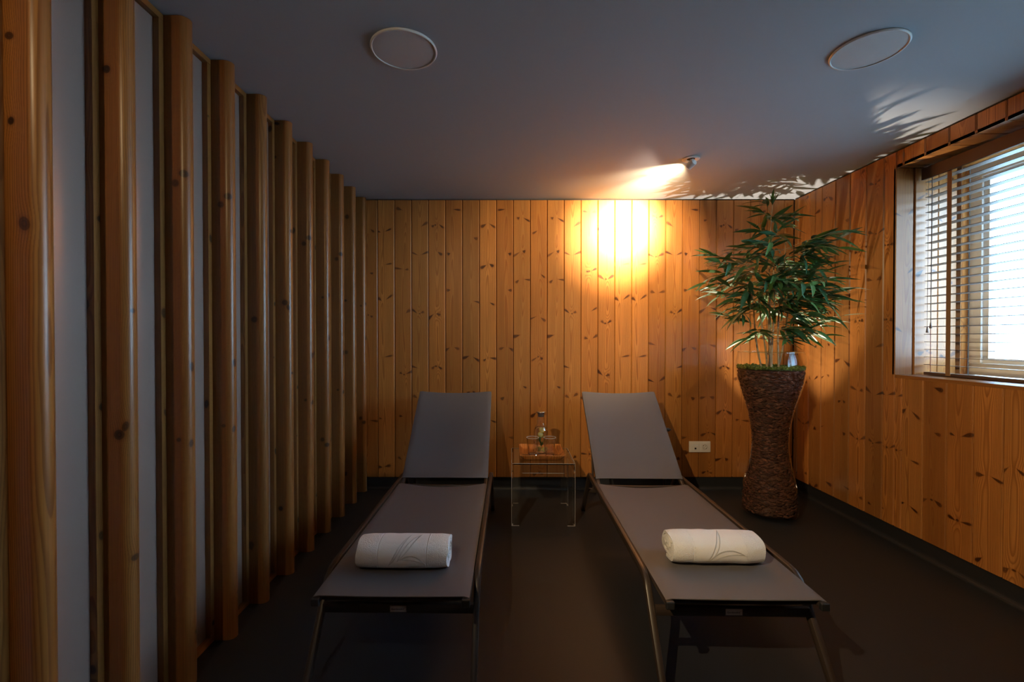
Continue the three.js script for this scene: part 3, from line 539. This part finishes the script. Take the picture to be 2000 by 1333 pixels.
// ---------------------------------------------------------------- wall socket
{
  const g = thing('wall_socket', 1.645, 0.363, DB); tag(g, 'white double wall socket on the pine boards behind the right lounger', 'socket');
  const m = mesh('cover_frame', rbox(0.180, 0.092, 0.010, 0.003), M.socket, g); m.position.z = 0.0052;
  for (const s of [-1, 1]) {
    const pl = mesh(s < 0 ? 'data_insert' : 'power_insert', rbox(0.064, 0.064, 0.004, 0.0015), M.socket, g); pl.position.set(s * 0.0395, 0, 0.0115);
    if (s < 0) { const sc = mesh('label_window', box(0.040, 0.012, 0.0006), M.grille, pl); sc.position.set(0.003, 0.013, 0.0022); const hl = mesh('port', rbox(0.015, 0.014, 0.001, 0.0003), M.hole, pl); hl.position.set(0.001, -0.013, 0.0022); }
    else {
      const wl = lathe([[0.0005, 0.0012], [0.0190, 0.0012], [0.0200, 0.0030], [0.0225, 0.0032], [0.0235, 0.0022]], 32); wl.rotateX(Math.PI / 2); mesh('socket_well', wl, M.socket, pl);
      const rim = new THREE.TorusGeometry(0.0196, 0.0009, 6, 32); rim.translate(0, 0, 0.0026); mesh('well_shadow_gap', rim, M.hole, pl).name = 'well_shadow_ring';  // black ring painted in for the shade around the socket well
      for (const q of [-1, 1]) { const hl = new THREE.CylinderGeometry(0.0028, 0.0028, 0.0006, 14); hl.rotateX(Math.PI / 2); hl.translate(q * 0.0067, q * 0.0067, 0.0020); mesh('pin_hole', hl, M.hole, pl); }
      for (const q of [-1, 1]) mesh('earth_clip', box(0.004, 0.006, 0.0018, -q * 0.011, q * 0.011, 0.0026), M.chrome, pl);
    }
  }
}
// ---------------------------------------------------------------- vase, bark, moss
const VX = 1.932, VD = 3.30;
const VP = [[0.150, 0.004], [0.172, 0.012], [0.184, 0.04], [0.187, 0.08], [0.182, 0.14], [0.172, 0.21], [0.150, 0.31], [0.133, 0.40], [0.124, 0.48], [0.124, 0.56], [0.133, 0.65], [0.150, 0.74], [0.172, 0.82], [0.196, 0.90], [0.216, 0.98], [0.2265, 1.045], [0.2270, 1.085], [0.222, 1.13], [0.210, 1.175]];
function vaseR(y) { const pts = VP; if (y <= pts[0][1]) return pts[0][0]; for (let i = 1; i < pts.length; i++) if (y <= pts[i][1]) { const t = (y - pts[i - 1][1]) / (pts[i][1] - pts[i - 1][1]); return mix(pts[i - 1][0], pts[i][0], t); } return pts[pts.length - 1][0]; }
{
  const curve = new THREE.SplineCurve(VP.map(([r, y]) => new THREE.Vector2(r, y))).getPoints(80).map(p => [p.x, p.y]);
  const g = thing('floor_vase', VX, 0.001, VD); tag(g, 'tall waisted clear glass floor vase filled with bark in the corner', 'vase');
  const rimTop = curve[curve.length - 1];
  mesh('glass_wall', lathe([[0.0005, 0.0015], [0.146, 0.0015], ...curve], 96), M.glass, g);
  mesh('rim', new THREE.TorusGeometry(rimTop[0] - 0.001, 0.0036, 10, 96).rotateX(Math.PI / 2).translate(0, rimTop[1] + 0.001, 0), M.solidGlass, g);
  const TOP = 1.058, r = rngOf(91);
  const b = thing('bark_fill', VX, 0.001, VD); tag(b, 'dark brown bark chips filling the glass floor vase', 'bark', null, 'stuff');
  const core = [[0.0005, 0.006]]; for (let y = 0.006; y <= TOP - 0.01; y += 0.03) core.push([vaseR(y) - 0.026, y]); core.push([vaseR(TOP) - 0.016, TOP - 0.008], [0.0005, TOP - 0.008]);
  tag(mesh('bark_mass', lathe(core, 64), M.barkCore, b), null, null, null, 'stuff');
  const chip = new THREE.DodecahedronGeometry(1, 0); { const p = chip.attributes.position; for (let i = 0; i < p.count; i++) { const k = 0.75 + 0.5 * hash2(Math.round(p.getX(i) * 9), Math.round(p.getY(i) * 9 + p.getZ(i) * 31), 5); p.setXYZ(i, p.getX(i) * k, p.getY(i) * k, p.getZ(i) * k); } chip.computeVertexNormals(); }
  const N = 5200, im = new THREE.InstancedMesh(chip, M.bark, N); im.name = 'bark_chip'; im.castShadow = im.receiveShadow = true; const mm = new THREE.Matrix4(), q = new THREE.Quaternion(), e = new THREE.Euler();
  for (let k = 0; k < N; k++) {
    const y = 0.034 + r() * (TOP - 0.05), a = r() * Math.PI * 2, sz = 0.007 + r() * 0.012, R = vaseR(y) - 0.0085 - r() * 0.007 - sz * 0.25;
    e.set((r() - 0.5) * 0.9, -a, (r() - 0.5) * 0.6, 'YXZ'); q.setFromEuler(e); mm.compose(V3(R * Math.cos(a), y, R * Math.sin(a)), q, V3(sz * 0.50, sz * (0.35 + r() * 0.4), sz * (0.9 + r() * 0.7))); im.setMatrixAt(k, mm);
    const t = r(), l = 0.35 + 0.9 * t * t; im.setColorAt(k, lin(0.150 * l, 0.060 * l * (0.9 + 0.2 * r()), 0.036 * l));
  }
  im.userData.kind = 'stuff'; b.add(im);
  const mo = thing('moss', VX, 0.001, VD); tag(mo, 'green moss layer on top of the bark in the vase', 'moss', null, 'stuff');
  tag(mesh('moss_bed', lathe([[0.0005, TOP + 0.006], [0.12, TOP + 0.006], [vaseR(TOP) - 0.010, TOP], [vaseR(TOP) - 0.012, TOP - 0.006], [0.0005, TOP - 0.006]], 48), M.mossBase, mo), null, null, null, 'stuff');
  const mn = 2400, mi = new THREE.InstancedMesh(new THREE.IcosahedronGeometry(1, 0), M.moss, mn); mi.name = 'moss_tuft'; mi.castShadow = mi.receiveShadow = true;
  for (let k = 0; k < mn; k++) { const rim = k < 900, a = r() * Math.PI * 2, R = rim ? vaseR(TOP) - 0.012 - r() * 0.012 : Math.sqrt(r()) * (vaseR(TOP) - 0.022), s = 0.003 + r() * 0.005, hump = 0.014 * vnoise(Math.cos(a) * R * 30 + 50, Math.sin(a) * R * 30 + 50, 3); e.set(r() * 6, r() * 6, r() * 6); q.setFromEuler(e); mm.compose(V3(R * Math.cos(a), TOP + 0.002 + hump + (rim ? (r() - 0.6) * 0.016 : 0), R * Math.sin(a)), q, V3(s, s * 0.7, s)); mi.setMatrixAt(k, mm); const l = 0.5 + r() * 0.9; mi.setColorAt(k, lin(0.115 * l, 0.17 * l, 0.030 * l)); }
  mi.userData.kind = 'stuff'; mo.add(mi);
}
// ---------------------------------------------------------------- bamboo
{
  const r = rngOf(1234), g = thing('bamboo_plant', VX, 1.062, VD); tag(g, 'leafy green bamboo plant with pale canes growing from the glass vase', 'plant');
  const leafGeo = (bendy, fold) => {
    const n = 7, pos = [], uv = [], idx = [];
    for (let i = 0; i <= n; i++) { const t = i / n, w = 0.5 * Math.pow(Math.sin(Math.PI * Math.pow(t, 0.72)), 0.85) * 0.175 + 0.001, y = -bendy * t * t; for (const s of [-1, 0, 1]) { pos.push(s * w, y + (s ? fold * w : 0), -t); uv.push(s * 0.5 + 0.5, t); } }
    for (let i = 0; i < n; i++) for (const s of [0, 1]) { const a = i * 3 + s; idx.push(a, a + 1, a + 3, a + 1, a + 4, a + 3); }
    const q = new THREE.BufferGeometry(); q.setAttribute('position', new THREE.Float32BufferAttribute(pos, 3)); q.setAttribute('uv', new THREE.Float32BufferAttribute(uv, 2)); q.setIndex(idx); q.computeVertexNormals(); return q;
  };
  const geos = [leafGeo(0.10, 0.35), leafGeo(0.22, 0.25), leafGeo(0.34, 0.4), leafGeo(0.05, 0.5)], mats = [M.leafA, M.leafA, M.leafB, M.leafC, M.leafC];
  // canes: foot (x, z), top (x, y, z) relative to the bed
  const canes = [[-0.055, 0.03, -0.09, 0.72, 0.02], [-0.015, 0.07, -0.035, 0.95, 0.06], [0.01, -0.04, 0.02, 1.18, -0.02], [0.035, 0.05, 0.06, 0.90, 0.05], [0.065, 0.0, 0.13, 0.80, 0.03], [0.03, -0.07, 0.07, 0.74, -0.10], [-0.03, -0.06, -0.10, 0.66, -0.10]];
  const leaves = [], twigs = canes.map(() => []);
  const caneAt = (c, t) => V3(mix(c[0], c[2], t) + 0.012 * Math.sin(t * 5 + c[0] * 90), c[3] * t, mix(c[1], c[4], t) + 0.010 * Math.sin(t * 4 + c[1] * 70));
  const env = (y) => { const P = [[0.05, 0.24], [0.20, 0.40], [0.35, 0.38], [0.50, 0.46], [0.66, 0.50], [0.80, 0.46], [0.92, 0.26], [1.05, 0.15], [1.25, 0.10]]; for (let i = 1; i < P.length; i++) if (y <= P[i][0]) return mix(P[i - 1][1], P[i][1], Math.max(0, (y - P[i - 1][0]) / (P[i][0] - P[i - 1][0]))); return 0.08; };
  const addLeaf = (p, dir, len, roll) => {
    const w = p.clone().add(g.position), tip = w.clone().addScaledVector(dir, len);
    if (tip.x > XR - 0.012 || -tip.z > DB - 0.012 || tip.y > 2.425 || tip.y < 1.10) return;
    leaves.push({ p, dir, len, roll, gi: Math.floor(r() * geos.length), mi: Math.floor(r() * mats.length) });
  };
  const spray = (ci, y, az, reach, lift) => {
    const c = canes[ci], a = caneAt(c, Math.min(1, y / c[3])), out = V3(Math.cos(az), 0, Math.sin(az)), pts = [];
    const droop = 0.10 + r() * 0.25;
    for (let k = 0; k <= 6; k++) { const t = k / 6; pts.push(a.clone().addScaledVector(out, reach * t).add(V3(0, reach * (lift * t - droop * t * t), 0))); }
    const end = pts[6].clone().add(g.position); if (end.x > XR - 0.03 || -end.z > DB - 0.03 || end.y > 2.4) return;
    twigs[ci].push(tube(pts, 0.0016, 8, 4));
    const n = 5 + Math.floor(r() * 4);
    for (let k = 0; k < n; k++) {
      const t = k === n - 1 ? 1 : 0.5 + 0.5 * k / n, f = t * 6, i = Math.min(5, Math.floor(f)), p = pts[i].clone().lerp(pts[i + 1], f - i), tan = pts[i + 1].clone().sub(pts[i]).normalize();
      const sd = k === n - 1 ? (r() - 0.5) * 0.3 : (k % 2 ? 1 : -1) * (0.35 + r() * 0.65), ct = Math.cos(sd), st = Math.sin(sd), dir = V3(tan.x * ct - tan.z * st, tan.y * 0.6 + (r() - 0.62) * 1.0, tan.x * st + tan.z * ct).normalize();
      addLeaf(p, dir, 0.115 + r() * 0.095, (r() - 0.5) * 1.5);
    }
  };
  for (let k = 0; k < 112; k++) {
    const ci = Math.floor(r() * canes.length), top = canes[ci][3], y = mix(0.13, Math.min(top, 0.90), Math.pow(r(), 0.72)), front = r() < 0.42;
    const az = front ? Math.PI * (0.05 + 0.9 * r()) : r() * Math.PI * 2;
    spray(ci, y, az, env(y) * (0.45 + 0.5 * r()), 0.15 + 0.45 * r());
  }
  // the leading shoot above the crown
  for (let k = 0; k < 9; k++) { const y = 0.86 + 0.032 * k; spray(2, y, r() * 6.28, 0.07 + 0.05 * r(), 0.9); }
  for (let k = 0; k < 5; k++) addLeaf(caneAt(canes[2], 1), V3((k - 2) * 0.22, 1, (r() - 0.5) * 0.4).normalize(), 0.10 + 0.03 * (k === 2), r());
  canes.forEach((c, ci) => {
    const pts = []; for (let k = 0; k <= 10; k++) pts.push(caneAt(c, k / 10));
    const parts = []; const N = 40; const t0 = new THREE.TubeGeometry(new THREE.CatmullRomCurve3(pts), N, 1, 8, false), p = t0.attributes.position, cv = new THREE.CatmullRomCurve3(pts);
    for (let i = 0; i <= N; i++) { const ctr = cv.getPointAt(i / N), rad = mix(0.0072, 0.0028, i / N) * (i % 6 === 0 ? 1.28 : 1); for (let j = 0; j <= 8; j++) { const q = i * 9 + j; p.setXYZ(q, ctr.x + (p.getX(q) - ctr.x) * rad, ctr.y + (p.getY(q) - ctr.y) * rad, ctr.z + (p.getZ(q) - ctr.z) * rad); } }
    parts.push(t0); const cm = mesh('cane', t0, M.cane, g); if (twigs[ci].length) tag(mesh('twigs', merge(twigs[ci]), M.cane, cm), null, null, null, 'stuff');
  });
  leaves.sort((a, b) => b.p.z - a.p.z);
  const matOf = (L) => { const z = L.dir.clone().negate(), x0 = V3(0, 1, 0).cross(z); if (x0.lengthSq() < 1e-4) x0.set(1, 0, 0); x0.normalize(); const y0 = z.clone().cross(x0), x = x0.clone().multiplyScalar(Math.cos(L.roll)).addScaledVector(y0, Math.sin(L.roll)), y = z.clone().cross(x); return new THREE.Matrix4().makeBasis(x, y, z).scale(V3(L.len, L.len, L.len)).setPosition(L.p); };
  const rest = [];
  leaves.forEach((L, i) => {
    if (i < 300) { const m = mesh('leaf', geos[L.gi], mats[L.mi], g); m.applyMatrix4(matOf(L)); }
    else { const q = geos[L.gi].clone(); q.applyMatrix4(matOf(L)); rest.push(q); }
  });
  if (rest.length) tag(mesh('foliage', merge(rest), M.leafA, g), null, null, null, 'stuff');
  console.log('leaves', leaves.length);
}
// ---------------------------------------------------------------- uplight behind the vase
{
  const ux = 2.16, ud = 3.60, g = thing('floor_uplight', ux, 0.001, ud); tag(g, 'small black uplight on the floor behind the glass vase', 'uplight');
  mesh('housing', lathe([[0.0005, 0], [0.045, 0], [0.045, 0.085], [0.040, 0.090], [0.038, 0.080], [0.0005, 0.076]], 32), M.cap, g);
  mesh('lamp_lens', lathe([[0.037, 0.0800], [0.0005, 0.0815]], 28), M.glow, g);
  const s = new THREE.SpotLight(UP_WHITE, UP_LAMP, 0, 0.47, 0.35, 2); s.name = 'uplight_lamp'; s.position.set(ux, 0.094, -ud); s.target.position.set(ux - 0.22, 2.44, -ud + 0.30); s.castShadow = true; s.shadow.radius = 0.8; scene.add(s, s.target);
}
renderer.render(scene, camera);
